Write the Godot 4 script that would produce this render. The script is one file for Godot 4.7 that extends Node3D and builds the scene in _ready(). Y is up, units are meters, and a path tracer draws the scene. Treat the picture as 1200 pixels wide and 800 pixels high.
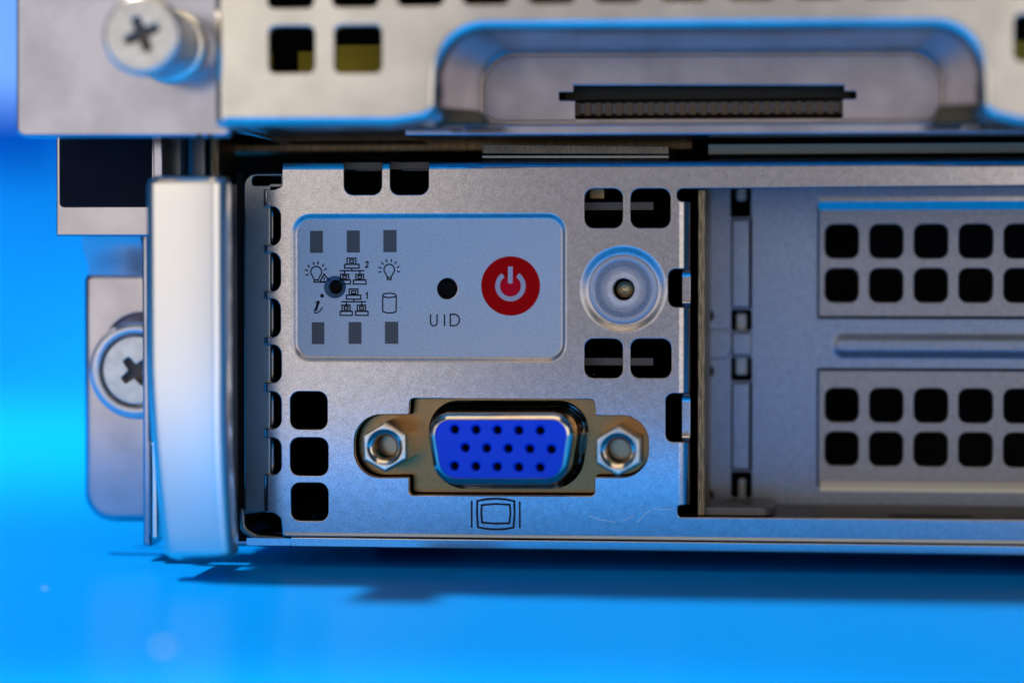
extends Node3D
# A close-up of two stacked rack servers on a blue table. All shapes are written in
# millimetres (x right, y up from the tabletop, z towards the viewer, z = 0 at the
# front panel of the lower server) and are committed in metres.

const MM := 0.001
var M := {}
var rng := RandomNumberGenerator.new()

# ---------------------------------------------------------------- materials
func noise_tex(kind: int, freq: float, lo: float, hi: float, oct := 4, seed_ := 1, stretch := Vector2.ONE, salt := 0.0) -> ImageTexture:
	var f := FastNoiseLite.new()
	f.noise_type = kind as FastNoiseLite.NoiseType
	f.frequency = freq
	f.seed = seed_
	f.fractal_octaves = oct
	var n := 512
	var im := Image.create(n, n, false, Image.FORMAT_RGB8)
	var b := 64.0
	for y in n:
		for x in n:
			# blended at the border so that the tile repeats without a seam
			var u := x * stretch.x
			var v := y * stretch.y
			var a := f.get_noise_2d(u, v)
			if x > n - b:
				a = lerpf(a, f.get_noise_2d((x - n) * stretch.x, v), (x - n + b) / b)
			if y > n - b:
				var c := f.get_noise_2d(u, (y - n) * stretch.y)
				a = lerpf(a, c, (y - n + b) / b)
			var g := clampf(lerpf(lo, hi, a * 0.5 + 0.5) * (1.0 - salt * rng.randf() ** 2), 0.0, 1.0)
			im.set_pixel(x, y, Color(g, g, g))
	return ImageTexture.create_from_image(im)

func mat(called: String, col: Color, metal: float, rough: float, tex: Texture2D = null, tile_mm := 30.0, rtex: Texture2D = null, bump: Texture2D = null, bump_cm := 0.001) -> StandardMaterial3D:
	var m := StandardMaterial3D.new()
	m.resource_name = called
	m.albedo_color = col.linear_to_srgb()
	m.metallic = metal
	m.roughness = rough
	m.metallic_specular = 0.5 if metal > 0.3 else 0.12
	if tex or rtex or bump:
		m.uv1_triplanar = true
		m.uv1_scale = Vector3.ONE * (1000.0 / tile_mm)
	if tex:
		m.albedo_texture = tex
	if rtex:
		m.roughness_texture = rtex
	if bump:
		m.heightmap_enabled = true
		m.heightmap_texture = bump
		m.heightmap_scale = bump_cm
	M[called] = m
	return m

func make_materials() -> void:
	var mottle := noise_tex(FastNoiseLite.TYPE_SIMPLEX_SMOOTH, 0.05, 0.93, 1.04, 5, 3, Vector2.ONE, 0.22)
	var grain := noise_tex(FastNoiseLite.TYPE_SIMPLEX_SMOOTH, 0.22, 0.86, 1.1, 3, 11)
	var cloud := noise_tex(FastNoiseLite.TYPE_SIMPLEX_SMOOTH, 0.012, 0.86, 1.06, 4, 21)
	var streak := noise_tex(FastNoiseLite.TYPE_SIMPLEX_SMOOTH, 0.06, 0.3, 1.3, 3, 31, Vector2(2.2, 0.12))
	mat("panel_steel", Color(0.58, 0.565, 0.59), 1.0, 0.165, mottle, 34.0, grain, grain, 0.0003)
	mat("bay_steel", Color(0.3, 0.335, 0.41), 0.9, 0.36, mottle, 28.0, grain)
	mat("strip_steel", Color(0.34, 0.34, 0.32), 1.0, 0.34, mottle, 14.0, grain, grain, 0.0005)
	mat("ear_steel", Color(0.47, 0.475, 0.56), 1.0, 0.19, cloud, 60.0)
	mat("pale_steel", Color(0.5, 0.485, 0.54), 1.0, 0.17, cloud, 60.0)
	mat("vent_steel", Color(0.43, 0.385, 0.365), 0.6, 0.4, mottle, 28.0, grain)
	mat("upper_steel", Color(0.75, 0.72, 0.665), 1.0, 0.22, cloud, 70.0)
	mat("wall_steel", Color(0.6, 0.57, 0.58), 1.0, 0.22, cloud, 40.0)
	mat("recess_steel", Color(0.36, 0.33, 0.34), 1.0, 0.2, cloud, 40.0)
	mat("handle_metal", Color(0.9, 0.865, 0.81), 1.0, 0.26)
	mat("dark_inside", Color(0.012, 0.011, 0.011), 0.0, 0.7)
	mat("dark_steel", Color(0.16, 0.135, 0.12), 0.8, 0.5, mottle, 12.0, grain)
	mat("cut_edge", Color(0.42, 0.28, 0.14), 0.85, 0.45, streak, 9.0, grain)
	mat("lip_steel", Color(0.85, 0.8, 0.64), 0.3, 0.4)
	mat("tray_steel", Color(0.85, 0.85, 0.87), 1.0, 0.09, mottle, 14.0)
	mat("bronze_steel", Color(0.42, 0.225, 0.085), 1.0, 0.26, mottle, 16.0, grain, grain, 0.0003)
	mat("nickel", Color(0.86, 0.72, 0.55), 1.0, 0.2, cloud, 10.0)
	mat("shell_nickel", Color(0.88, 0.83, 0.74), 1.0, 0.14, cloud, 14.0)
	mat("connector_blue", Color(0.0, 0.07, 1.0), 0.0, 0.3, grain, 9.0)
	M["connector_blue"].metallic_specular = 0.35
	M["connector_blue"].roughness = 0.22
	mat("pin_black", Color(0.006, 0.005, 0.005), 0.0, 0.6)
	mat("faint_blue", Color(0.02, 0.1, 0.98), 0.0, 0.3)
	mat("label_sheet", Color(0.6, 0.62, 0.65), 0.0, 0.36, grain, 30.0)
	mat("print_black", Color(0.02, 0.018, 0.022), 0.0, 0.5)
	mat("window_grey", Color(0.118, 0.115, 0.115), 0.0, 0.4)
	mat("power_red", Color(0.62, 0.001, 0.003), 0.0, 0.35, mottle, 40.0)
	mat("power_red_inner", Color(0.66, 0.004, 0.02), 0.0, 0.35)
	mat("symbol_pale", Color(0.5, 0.44, 0.5), 0.0, 0.4)
	mat("washer_metal", Color(0.42, 0.44, 0.5), 0.35, 0.38, grain, 9.0, grain, grain, 0.001)
	mat("bore_bronze", Color(0.36, 0.26, 0.15), 1.0, 0.25)
	mat("rail_olive", Color(0.27, 0.265, 0.2), 0.7, 0.5, mottle, 10.0)
	mat("connector_brown", Color(0.055, 0.042, 0.028), 0.2, 0.5, grain, 12.0)
	mat("contact_rust", Color(0.13, 0.085, 0.05), 0.7, 0.5)
	mat("foot_brown", Color(0.075, 0.055, 0.026), 0.5, 0.35, grain, 12.0)
	mat("foot_grey", Color(0.17, 0.16, 0.155), 0.4, 0.45, mottle, 8.0, grain)
	mat("recess_pale", Color(0.43, 0.395, 0.42), 1.0, 0.28, cloud, 40.0)
	mat("collar_blue", Color(0.1, 0.16, 0.22), 0.2, 0.35)
	mat("panel_matte", Color(0.62, 0.59, 0.6), 1.0, 0.33, mottle, 34.0, grain)
	mat("clip_edge", Color(0.3, 0.2, 0.11), 0.8, 0.4, streak, 5.0)
	mat("brass", Color(0.62, 0.44, 0.22), 1.0, 0.3)
	mat("screw_metal", Color(0.8, 0.77, 0.7), 0.8, 0.32, cloud, 12.0)
	mat("washer_pale", Color(0.72, 0.72, 0.76), 0.75, 0.3)
	mat("olive_board", Color(0.5, 0.43, 0.06), 0.0, 0.5, grain, 20.0)
	mat("dark_blue_print", Color(0.012, 0.014, 0.022), 0.0, 0.45, cloud, 20.0)
	mat("scratch_pale", Color(0.85, 0.85, 0.85), 0.6, 0.4)
	mat("chip_white", Color(0.8, 0.8, 0.8), 0.0, 0.6)
	mat("rubber", Color(0.02, 0.02, 0.02), 0.0, 0.8)
	var t := mat("table_blue", Color(0.002, 0.29, 0.9), 0.0, 0.3, null)
	t.metallic_specular = 0.03
	mat("wall_blue", Color(0.004, 0.26, 0.76), 0.0, 0.8, cloud, 400.0)
	M["wall_blue"].metallic_specular = 0.03
	mat("wall_pale", Color(0.3, 0.56, 0.95), 0.0, 0.7)

# ---------------------------------------------------------------- mesh building
func mb() -> Dictionary:
	return {"v": PackedVector3Array(), "n": PackedVector3Array()}

func tri(m: Dictionary, a: Vector3, b: Vector3, c: Vector3, na: Vector3, nb: Vector3, nc: Vector3) -> void:
	if (b - a).cross(c - a).dot(na + nb + nc) > 0.0:
		m.v.append_array(PackedVector3Array([a, c, b]))
		m.n.append_array(PackedVector3Array([na, nc, nb]))
	else:
		m.v.append_array(PackedVector3Array([a, b, c]))
		m.n.append_array(PackedVector3Array([na, nb, nc]))

func quad(m: Dictionary, a: Vector3, b: Vector3, c: Vector3, d: Vector3, na: Vector3, nb: Vector3, nc: Vector3, nd: Vector3) -> void:
	tri(m, a, b, c, na, nb, nc)
	tri(m, a, c, d, na, nc, nd)

func flat_quad(m: Dictionary, a: Vector3, b: Vector3, c: Vector3, d: Vector3, towards: Vector3) -> void:
	var n := (b - a).cross(c - a).normalized()
	if n.dot(towards) < 0.0:
		n = -n
	quad(m, a, b, c, d, n, n, n, n)

func build(called: String, m: Dictionary, material: String, parent: Node3D) -> MeshInstance3D:
	var v := PackedVector3Array()
	v.resize(m.v.size())
	for i in m.v.size():
		v[i] = m.v[i] * MM
	var a := []
	a.resize(Mesh.ARRAY_MAX)
	a[Mesh.ARRAY_VERTEX] = v
	a[Mesh.ARRAY_NORMAL] = m.n
	var me := ArrayMesh.new()
	me.add_surface_from_arrays(Mesh.PRIMITIVE_TRIANGLES, a)
	me.surface_set_material(0, M[material])
	var o := MeshInstance3D.new()
	o.mesh = me
	o.name = called
	parent.add_child(o, true)
	return o

func tag(o: Node, label := "", category := "", group := "", kind := "") -> void:
	for p in [["label", label], ["category", category], ["group", group], ["kind", kind]]:
		if p[1]:
			o.set_meta(p[0], p[1])

func thing(called: String) -> Node3D:
	var o := Node3D.new()
	o.name = called
	add_child(o, true)
	return o

# ---- outlines
func rpoly(pts: Array, seg := 6) -> PackedVector2Array:
	# corners (x, y, radius) of a closed outline, each rounded with its own radius
	var out := PackedVector2Array()
	var n := pts.size()
	for i in n:
		var p := Vector2(pts[i].x, pts[i].y)
		var r: float = pts[i].z
		if r <= 0.001:
			out.append(p)
			continue
		var a := Vector2(pts[(i + n - 1) % n].x, pts[(i + n - 1) % n].y) - p
		var b := Vector2(pts[(i + 1) % n].x, pts[(i + 1) % n].y) - p
		var ang := absf(a.angle_to(b))
		var d := minf(r / tan(ang / 2.0), minf(a.length(), b.length()) * 0.499)
		r = d * tan(ang / 2.0)
		var c := p + (a.normalized() + b.normalized()).normalized() * (r / sin(ang / 2.0))
		var s := (p + a.normalized() * d - c)
		var e := (p + b.normalized() * d - c)
		var sweep := s.angle_to(e)
		for k in seg + 1:
			out.append(c + s.rotated(sweep * k / seg))
	return out

func rrect(r: Rect2, rad: float, seg := 6) -> PackedVector2Array:
	return rpoly([Vector3(r.position.x, r.position.y, rad), Vector3(r.end.x, r.position.y, rad), Vector3(r.end.x, r.end.y, rad), Vector3(r.position.x, r.end.y, rad)], seg)

func circle(c: Vector2, r: float, seg := 40) -> PackedVector2Array:
	var out := PackedVector2Array()
	for i in seg:
		out.append(c + Vector2(r, 0).rotated(TAU * i / seg))
	return out

func grid_rects(first: Rect2, dx: float, dy: float, cols: int, rows: int) -> Array:
	var out := []
	for j in rows:
		for i in cols:
			out.append(Rect2(first.position + Vector2(dx * i, -dy * j), first.size))
	return out

func dense(c: PackedVector2Array, step: float) -> PackedVector2Array:
	var out := PackedVector2Array()
	for i in c.size():
		var a := c[i]
		var b := c[(i + 1) % c.size()]
		var k := maxi(1, ceili(a.distance_to(b) / step))
		for j in k:
			out.append(a.lerp(b, float(j) / k))
	return out

func area(c: PackedVector2Array) -> float:
	var s := 0.0
	for i in c.size():
		s += c[i].cross(c[(i + 1) % c.size()])
	return s * 0.5

func clean(c: PackedVector2Array, ccw: bool) -> PackedVector2Array:
	var out := PackedVector2Array()
	for p in c:
		if out.is_empty() or out[-1].distance_to(p) > 0.003:
			out.append(p)
	while out.size() > 2 and out[0].distance_to(out[-1]) <= 0.003:
		out.remove_at(out.size() - 1)
	if (area(out) > 0.0) != ccw:
		out.reverse()
	return out

func edge_normals(c: PackedVector2Array) -> Array:
	# for each edge the normals at its two ends (averaged over soft corners), and the mitre direction at each point
	var n := c.size()
	var en := PackedVector2Array()
	for i in n:
		var d := (c[(i + 1) % n] - c[i]).normalized()
		en.append(Vector2(d.y, -d.x))
	var at_start := PackedVector2Array()
	var at_end := PackedVector2Array()
	var mitre := PackedVector2Array()
	for i in n:
		var a := en[(i + n - 1) % n]
		var b := en[i]
		var s := (a + b).normalized()
		mitre.append(s / maxf(0.4, s.dot(b)))
		at_start.append(s if a.dot(b) > 0.72 else b)
	for i in n:
		var b := en[i]
		var a := en[(i + 1) % n]
		at_end.append((a + b).normalized() if a.dot(b) > 0.72 else b)
	return [at_start, at_end, mitre]

func split_x(poly: PackedVector2Array, x: float) -> Array:
	var l := PackedVector2Array()
	var r := PackedVector2Array()
	for i in poly.size():
		var a := poly[i]
		var b := poly[(i + 1) % poly.size()]
		if a.x <= x:
			l.append(a)
		if a.x >= x:
			r.append(a)
		if (a.x < x and b.x > x) or (a.x > x and b.x < x):
			var p := a.lerp(b, (x - a.x) / (b.x - a.x))
			l.append(p)
			r.append(p)
	return [l, r]

func fill(contours: Array, ys_extra: Array, xs_extra: Array) -> Array:
	# even-odd fill: convex pieces, slab by slab
	var edges := []
	var ys := {}
	for c in contours:
		for i in c.size():
			var a: Vector2 = c[i]
			var b: Vector2 = c[(i + 1) % c.size()]
			ys[snappedf(a.y, 0.008)] = true
			if absf(a.y - b.y) < 1e-5:
				continue
			edges.append([a, b] if a.y < b.y else [b, a])
	for y in ys_extra:
		ys[snappedf(y, 0.008)] = true
	var yl := ys.keys()
	yl.sort()
	edges.sort_custom(func(p, q): return p[0].y < q[0].y)
	var out := []
	var active := []
	var next := 0
	for k in yl.size() - 1:
		var y0: float = yl[k]
		var y1: float = yl[k + 1]
		var ym := (y0 + y1) * 0.5
		while next < edges.size() and edges[next][0].y <= ym:
			active.append(edges[next])
			next += 1
		active = active.filter(func(e): return e[1].y > ym)
		var xs := []
		for e in active:
			var t: Vector2 = (e[1] - e[0]) / (e[1].y - e[0].y)
			var yc0 := clampf(y0, e[0].y, e[1].y)
			var yc1 := clampf(y1, e[0].y, e[1].y)
			xs.append([e[0].x + t.x * (ym - e[0].y), e[0].x + t.x * (yc0 - e[0].y), e[0].x + t.x * (yc1 - e[0].y)])
		xs.sort_custom(func(p, q): return p[0] < q[0])
		for i in range(0, xs.size() - 1, 2):
			var p := PackedVector2Array([Vector2(xs[i][1], y0), Vector2(xs[i + 1][1], y0), Vector2(xs[i + 1][2], y1), Vector2(xs[i][2], y1)])
			var parts := [p]
			for x in xs_extra:
				var got := []
				for q in parts:
					for s in split_x(q, x):
						if s.size() > 2:
							got.append(s)
				parts = got
			out.append_array(parts)
	return out

# A sheet with rounded edges: contours are [outline, bevel width, bevel depth], the first the outside, the rest holes.
# warp(point, normal) may bend the sheet afterwards.
func plate(m: Dictionary, contours: Array, zf: float, th: float, opts := {}) -> void:
	var ys: Array = opts.get("ys", [])
	var xs: Array = opts.get("xs", [])
	var start: int = m.v.size()
	var faces := []
	var backs := []
	for ci in contours.size():
		var c := clean(contours[ci][0], ci == 0)
		var bw: float = contours[ci][1]
		var bd: float = contours[ci][2]
		var e := edge_normals(c)
		var n := c.size()
		var face := PackedVector2Array()
		for i in n:
			face.append(c[i] - e[2][i] * bw)
		faces.append(face)
		backs.append(c)
		var rows := []   # [inset, z, outward part of the normal]
		var steps := 4 if bw > 0.3 else 2
		for k in steps + 1:
			var a := PI / 2 * k / steps
			rows.append([bw * (1.0 - sin(a)), zf - bd * (1.0 - cos(a)), a])
		for i in n:
			var j := (i + 1) % n
			for k in steps:
				var r0: Array = rows[k]
				var r1: Array = rows[k + 1]
				quad(m, edge_at(c[i], e[2][i], r0), edge_at(c[j], e[2][j], r0), edge_at(c[j], e[2][j], r1), edge_at(c[i], e[2][i], r1), edge_n(e[0][i], r0), edge_n(e[1][i], r0), edge_n(e[1][i], r1), edge_n(e[0][i], r1))
			var s := Vector3(e[0][i].x, e[0][i].y, 0)
			var t := Vector3(e[1][i].x, e[1][i].y, 0)
			quad(m, Vector3(c[i].x, c[i].y, zf - bd), Vector3(c[j].x, c[j].y, zf - bd), Vector3(c[j].x, c[j].y, zf - th), Vector3(c[i].x, c[i].y, zf - th), s, t, t, s)
	for f in [[faces, zf, 1.0], [backs, zf - th, -1.0]]:
		if f[2] < 0.0 and opts.get("open_back", false):
			continue
		var nz := Vector3(0, 0, f[2])
		for p in fill(f[0], ys, xs):
			for k in range(1, p.size() - 1):
				tri(m, Vector3(p[0].x, p[0].y, f[1]), Vector3(p[k].x, p[k].y, f[1]), Vector3(p[k + 1].x, p[k + 1].y, f[1]), nz, nz, nz)
	if opts.get("bent", false):
		for i in range(start, m.v.size()):
			var w: Array = bend_panel(m.v[i], m.n[i])
			m.v[i] = w[0]
			m.n[i] = w[1]

func edge_at(p: Vector2, mitre: Vector2, r: Array) -> Vector3:
	return Vector3(p.x - mitre.x * r[0], p.y - mitre.y * r[0], r[1])

func edge_n(o: Vector2, r: Array) -> Vector3:
	return Vector3(o.x * sin(r[2]), o.y * sin(r[2]), cos(r[2]))

func slab(m: Dictionary, r: Rect2, zf: float, th: float, rad := 0.0, bev := 0.12, seg := 4) -> void:
	plate(m, [[rrect(r, rad, seg), bev, bev]], zf, th)

# Rings of one outline, each [offset outwards, z]; normals soft where the profile bends little.
func rings(m: Dictionary, outline: PackedVector2Array, prof: Array) -> void:
	var c := clean(outline, true)
	var e := edge_normals(c)
	var n := c.size()
	var sn := []
	for k in prof.size() - 1:
		var d: Vector2 = (prof[k + 1] - prof[k]).normalized()
		sn.append(Vector2(d.y, -d.x))
	for k in prof.size() - 1:
		var na: Vector2 = sn[k]
		var nb: Vector2 = sn[k]
		if k > 0 and sn[k].dot(sn[k - 1]) > 0.6:
			na = (sn[k] + sn[k - 1]).normalized()
		if k < sn.size() - 1 and sn[k].dot(sn[k + 1]) > 0.6:
			nb = (sn[k] + sn[k + 1]).normalized()
		for i in n:
			var j := (i + 1) % n
			var a: Vector2 = c[i] + e[2][i] * prof[k].x
			var b: Vector2 = c[j] + e[2][j] * prof[k].x
			var a1: Vector2 = c[i] + e[2][i] * prof[k + 1].x
			var b1: Vector2 = c[j] + e[2][j] * prof[k + 1].x
			quad(m, Vector3(a.x, a.y, prof[k].y), Vector3(b.x, b.y, prof[k].y), Vector3(b1.x, b1.y, prof[k + 1].y), Vector3(a1.x, a1.y, prof[k + 1].y),
				Vector3(e[0][i].x * na.x, e[0][i].y * na.x, na.y), Vector3(e[1][i].x * na.x, e[1][i].y * na.x, na.y), Vector3(e[1][i].x * nb.x, e[1][i].y * nb.x, nb.y), Vector3(e[0][i].x * nb.x, e[0][i].y * nb.x, nb.y))

# A soft step between two levels: from (offset o0, z0) to (o1, z1) along an S-curve.
func soft_step(m: Dictionary, outline: PackedVector2Array, o0: float, z0: float, o1: float, z1: float, n := 10) -> void:
	var prof := []
	for k in n + 1:
		var t := float(k) / n
		prof.append(Vector2(lerpf(o0, o1, t), lerpf(z0, z1, t * t * (3.0 - 2.0 * t))))
	rings(m, outline, prof)

func disc(m: Dictionary, c: Vector2, r: float, z: float, seg := 40) -> void:
	var p := circle(c, r, seg)
	var nz := Vector3(0, 0, 1)
	for i in seg:
		tri(m, Vector3(c.x, c.y, z), Vector3(p[i].x, p[i].y, z), Vector3(p[(i + 1) % seg].x, p[(i + 1) % seg].y, z), nz, nz, nz)

func bar(m: Dictionary, lo: Vector3, hi: Vector3) -> void:
	for ax in 3:
		for s in [0, 1]:
			var q := []
			var u := (ax + 1) % 3
			var v := (ax + 2) % 3
			for k in [[0, 0], [1, 0], [1, 1], [0, 1]]:
				var p := Vector3()
				p[ax] = hi[ax] if s else lo[ax]
				p[u] = hi[u] if k[0] else lo[u]
				p[v] = hi[v] if k[1] else lo[v]
				q.append(p)
			var nn := Vector3()
			nn[ax] = 1.0 if s else -1.0
			quad(m, q[0], q[1], q[2], q[3], nn, nn, nn, nn)

# Printed lines: flat ribbons with mitred joints.
func stroke(m: Dictionary, pts: Array, w: float, z: float, closed := false) -> void:
	var n := pts.size()
	var left := []
	var right := []
	for i in n:
		var p: Vector2 = pts[i]
		var a: Vector2 = pts[(i + n - 1) % n] if (closed or i > 0) else p * 2.0 - pts[i + 1]
		var b: Vector2 = pts[(i + 1) % n] if (closed or i < n - 1) else p * 2.0 - pts[i - 1]
		var d0 := (p - a).normalized()
		var d1 := (b - p).normalized()
		var n0 := Vector2(-d0.y, d0.x)
		var s := (n0 + Vector2(-d1.y, d1.x)).normalized()
		var o := s * (w * 0.5 / maxf(0.35, s.dot(n0)))
		left.append(p + o)
		right.append(p - o)
	var nz := Vector3(0, 0, 1)
	for i in (n if closed else n - 1):
		var j := (i + 1) % n
		quad(m, Vector3(left[i].x, left[i].y, z), Vector3(left[j].x, left[j].y, z), Vector3(right[j].x, right[j].y, z), Vector3(right[i].x, right[i].y, z), nz, nz, nz, nz)

func arc(c: Vector2, r: Vector2, a0: float, a1: float, n: int) -> Array:
	# degrees, anticlockwise from +x
	var out := []
	for i in n + 1:
		var a := deg_to_rad(lerpf(a0, a1, float(i) / n))
		out.append(c + Vector2(cos(a) * r.x, sin(a) * r.y))
	return out

func box_pts(r: Rect2) -> Array:
	return [r.position, Vector2(r.end.x, r.position.y), r.end, Vector2(r.position.x, r.end.y)]

func cross_outline(c: Vector2, arm: float, w: float, turn: float) -> PackedVector2Array:
	var pts := []
	for k in 4:
		var b := Vector2(1, 0).rotated(turn + PI / 2 * k)
		var s := Vector2(-b.y, b.x)
		for q in [b * arm - s * w, b * arm + s * w, b * w * 1.25 + s * w * 1.25]:
			pts.append(Vector3(c.x + q.x, c.y + q.y, w * 0.45))
	return rpoly(pts, 3)

# ---------------------------------------------------------------- scene
func _ready() -> void:
	rng.seed = 7
	var cam := Camera3D.new()
	cam.name = "camera"
	cam.keep_aspect = Camera3D.KEEP_HEIGHT
	var lens := CameraAttributesPhysical.new()
	lens.frustum_near = 0.01
	lens.frustum_far = 50.0
	lens.frustum_focus_distance = 0.2795
	lens.frustum_focal_length = 68.0
	lens.exposure_aperture = 5.8
	cam.attributes = lens
	cam.position = Vector3(0.03129, 0.03200, 0.27463)
	cam.rotation_degrees = Vector3(-1.5, 6.5, 0)
	add_child(cam)
	cam.near = 0.01
	cam.far = 50.0
	cam.fov = 15.1893
	cam.current = true

	var env := Environment.new()
	env.background_mode = Environment.BG_COLOR
	env.background_color = Color(0.014, 0.04, 0.08).linear_to_srgb()
	env.tonemap_mode = Environment.TONE_MAPPER_LINEAR
	env.tonemap_exposure = 1.0
	env.sdfgi_enabled = true
	env.ssao_enabled = true
	env.ssil_enabled = true
	var we := WorldEnvironment.new()
	we.name = "environment"
	we.environment = env
	add_child(we)

	# a hall lamp overhead, the bright hall in front, a warm lamp high in front, a lamp on the backdrop
	spot("overhead_lamp", Vector3(-0.42, 0.9, -0.02), Vector3(0.0, 0.0, 0.03), 1.08, Color(1.0, 0.97, 0.95), 32.0, 0.02)
	spot("table_lamp", Vector3(0.02, 0.9, 0.16), Vector3(0.0, 0.0, 0.165), 2.1, Color(1.0, 0.98, 0.97), 5.6, 0.03)
	area_lamp("hall_light_left", Vector3(-0.86, 0.22, 1.2), Vector3(-0.86, 0.22, 0), Vector2(1.36, 0.7), 0.345, Color(1.0, 0.955, 0.905))
	area_lamp("hall_light_right", Vector3(0.79, 0.22, 1.2), Vector3(0.79, 0.22, 0), Vector2(1.3, 0.7), 0.36, Color(1.0, 0.955, 0.905))
	area_lamp("hall_light_middle", Vector3(-0.04, 0.22, 1.2), Vector3(-0.04, 0.22, 0), Vector2(0.36, 0.7), 0.028, Color(1.0, 0.95, 0.94))
	area_lamp("front_lamp", Vector3(0.0, 0.6, 0.43), Vector3(0, 0.03, 0), Vector2(0.5, 0.42), 0.085, Color(1.0, 0.88, 0.7))
	spot("rear_lamp", Vector3(-0.3, 0.6, -0.28), Vector3(-0.2, 0.0, -0.3), 0.56, Color(1.0, 1.0, 1.0), 26.0, 0.06)
	spot("wall_lamp", Vector3(-0.3, 0.9, -0.1), Vector3(-0.25, 0.12, -0.5), 0.05, Color(1.0, 1.0, 1.0), 30.0, 0.06)

	make_materials()
	make_setting()
	make_lower_server()
	make_upper_server()
	make_small_things()

func spot(called: String, at: Vector3, to: Vector3, energy: float, col: Color, cone: float, size: float) -> void:
	var l := SpotLight3D.new()
	l.name = called
	l.position = at
	l.light_energy = energy
	l.light_color = col
	l.spot_angle = cone
	l.spot_range = 5.0
	l.spot_attenuation = 2.0
	l.spot_angle_attenuation = 0.6
	l.light_size = size
	l.shadow_enabled = true
	add_child(l)
	l.look_at_from_position(at, to, Vector3(0, 0, -1) if absf((to - at).normalized().y) > 0.95 else Vector3.UP)

func area_lamp(called: String, at: Vector3, to: Vector3, size: Vector2, energy: float, col: Color) -> void:
	var l := AreaLight3D.new()
	l.name = called
	l.area_size = size
	l.light_energy = energy
	l.light_color = col
	l.area_range = 6.0
	l.shadow_enabled = true
	add_child(l)
	l.look_at_from_position(at, to, Vector3.UP)

func make_setting() -> void:
	var t := mb()
	plate(t, [[rrect(Rect2(-620, -290, 1240, 480), 12.0), 2.0, 2.0]], 0.0, 18.0)
	for i in t.v.size():
		t.v[i] = Vector3(t.v[i].x, t.v[i].z, -t.v[i].y - 110.0)
		t.n[i] = Vector3(t.n[i].x, t.n[i].z, -t.n[i].y)
	var o := build("table", t, "table_blue", self)
	tag(o, "glossy bright blue tabletop under the stacked servers", "table")
	# a blue backdrop that sweeps up behind the table
	var w := mb()
	var prof := [Vector2(-280, -0.6)]
	for k in 17:
		var a := PI / 2 * k / 16.0
		prof.append(Vector2(-415.0 - 80.0 * sin(a), -0.6 + 80.0 * (1.0 - cos(a))))
	prof.append(Vector2(-495, 1200))
	for k in prof.size() - 1:
		var n := []
		for j in [k, k + 1]:
			var d: Vector2 = prof[mini(j + 1, prof.size() - 1)] - prof[maxi(j - 1, 0)]
			n.append(Vector3(0, -d.x, d.y).normalized())
		quad(w, Vector3(-1300, prof[k].y, prof[k].x), Vector3(1300, prof[k].y, prof[k].x), Vector3(1300, prof[k + 1].y, prof[k + 1].x), Vector3(-1300, prof[k + 1].y, prof[k + 1].x), n[0], n[0], n[1], n[1])
		flat_quad(w, Vector3(-1300, prof[k].y - 8, prof[k].x - 8), Vector3(1300, prof[k].y - 8, prof[k].x - 8), Vector3(1300, prof[k + 1].y - 8, prof[k + 1].x - 8), Vector3(-1300, prof[k + 1].y - 8, prof[k + 1].x - 8), Vector3(0, -1, -1))
	var pale := mb()
	bar(pale, Vector3(-420, 83.407, -490), Vector3(-198.217, 330, -486))
	var p := build("wall_panel", pale, "wall_pale", self)
	tag(p, "pale blue panel on the back wall, far left behind the upper server", "panel")
	var b := build("back_wall", w, "wall_blue", self)
	tag(b, "", "", "", "structure")

# ---------------------------------------------------------------- lower server
const Y_TOP := 43.315      # where the front panel bends back at its top
const R_BEND := 1.05
const X_LEFT := -26.822         # ... at its left flange
const R_SIDE := 0.6
const R_TAB := 1.25
const X_TAB := 17.956          # ... at the tab beside the bay
const Y_TAB0 := 7.224
const Y_TAB1 := 39.807

func bend_panel(p: Vector3, n: Vector3) -> Array:
	var t := p.z
	if p.y > Y_TOP:
		var l := p.y - Y_TOP
		var a := minf(l / R_BEND, PI / 2)
		var rest := maxf(0.0, l - R_BEND * PI / 2)
		var q := Vector3(p.x, Y_TOP + (R_BEND + t) * sin(a), -R_BEND + (R_BEND + t) * cos(a) - rest)
		return [q, Vector3(n.x, n.y * cos(a) + n.z * sin(a), n.z * cos(a) - n.y * sin(a))]
	if p.x < X_LEFT:
		var l := X_LEFT - p.x
		var a := minf(l / R_SIDE, PI / 2)
		var rest := maxf(0.0, l - R_SIDE * PI / 2)
		var q := Vector3(X_LEFT - (R_SIDE + t) * sin(a), p.y, -R_SIDE + (R_SIDE + t) * cos(a) - rest)
		return [q, Vector3(n.x * cos(a) - n.z * sin(a), n.y, n.z * cos(a) + n.x * sin(a))]
	if p.x > X_TAB and p.x < X_TAB + 9.0 and p.y > Y_TAB0 - 0.05 and p.y < Y_TAB1 + 0.05:
		var l := p.x - X_TAB
		var a := minf(l / R_TAB, PI / 2)
		var rest := maxf(0.0, l - R_TAB * PI / 2)
		var q := Vector3(X_TAB + (R_TAB + t) * sin(a), p.y, -R_TAB + (R_TAB + t) * cos(a) - rest)
		return [q, Vector3(n.x * cos(a) + n.z * sin(a), n.y, n.z * cos(a) - n.x * sin(a))]
	return [p, n]

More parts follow.
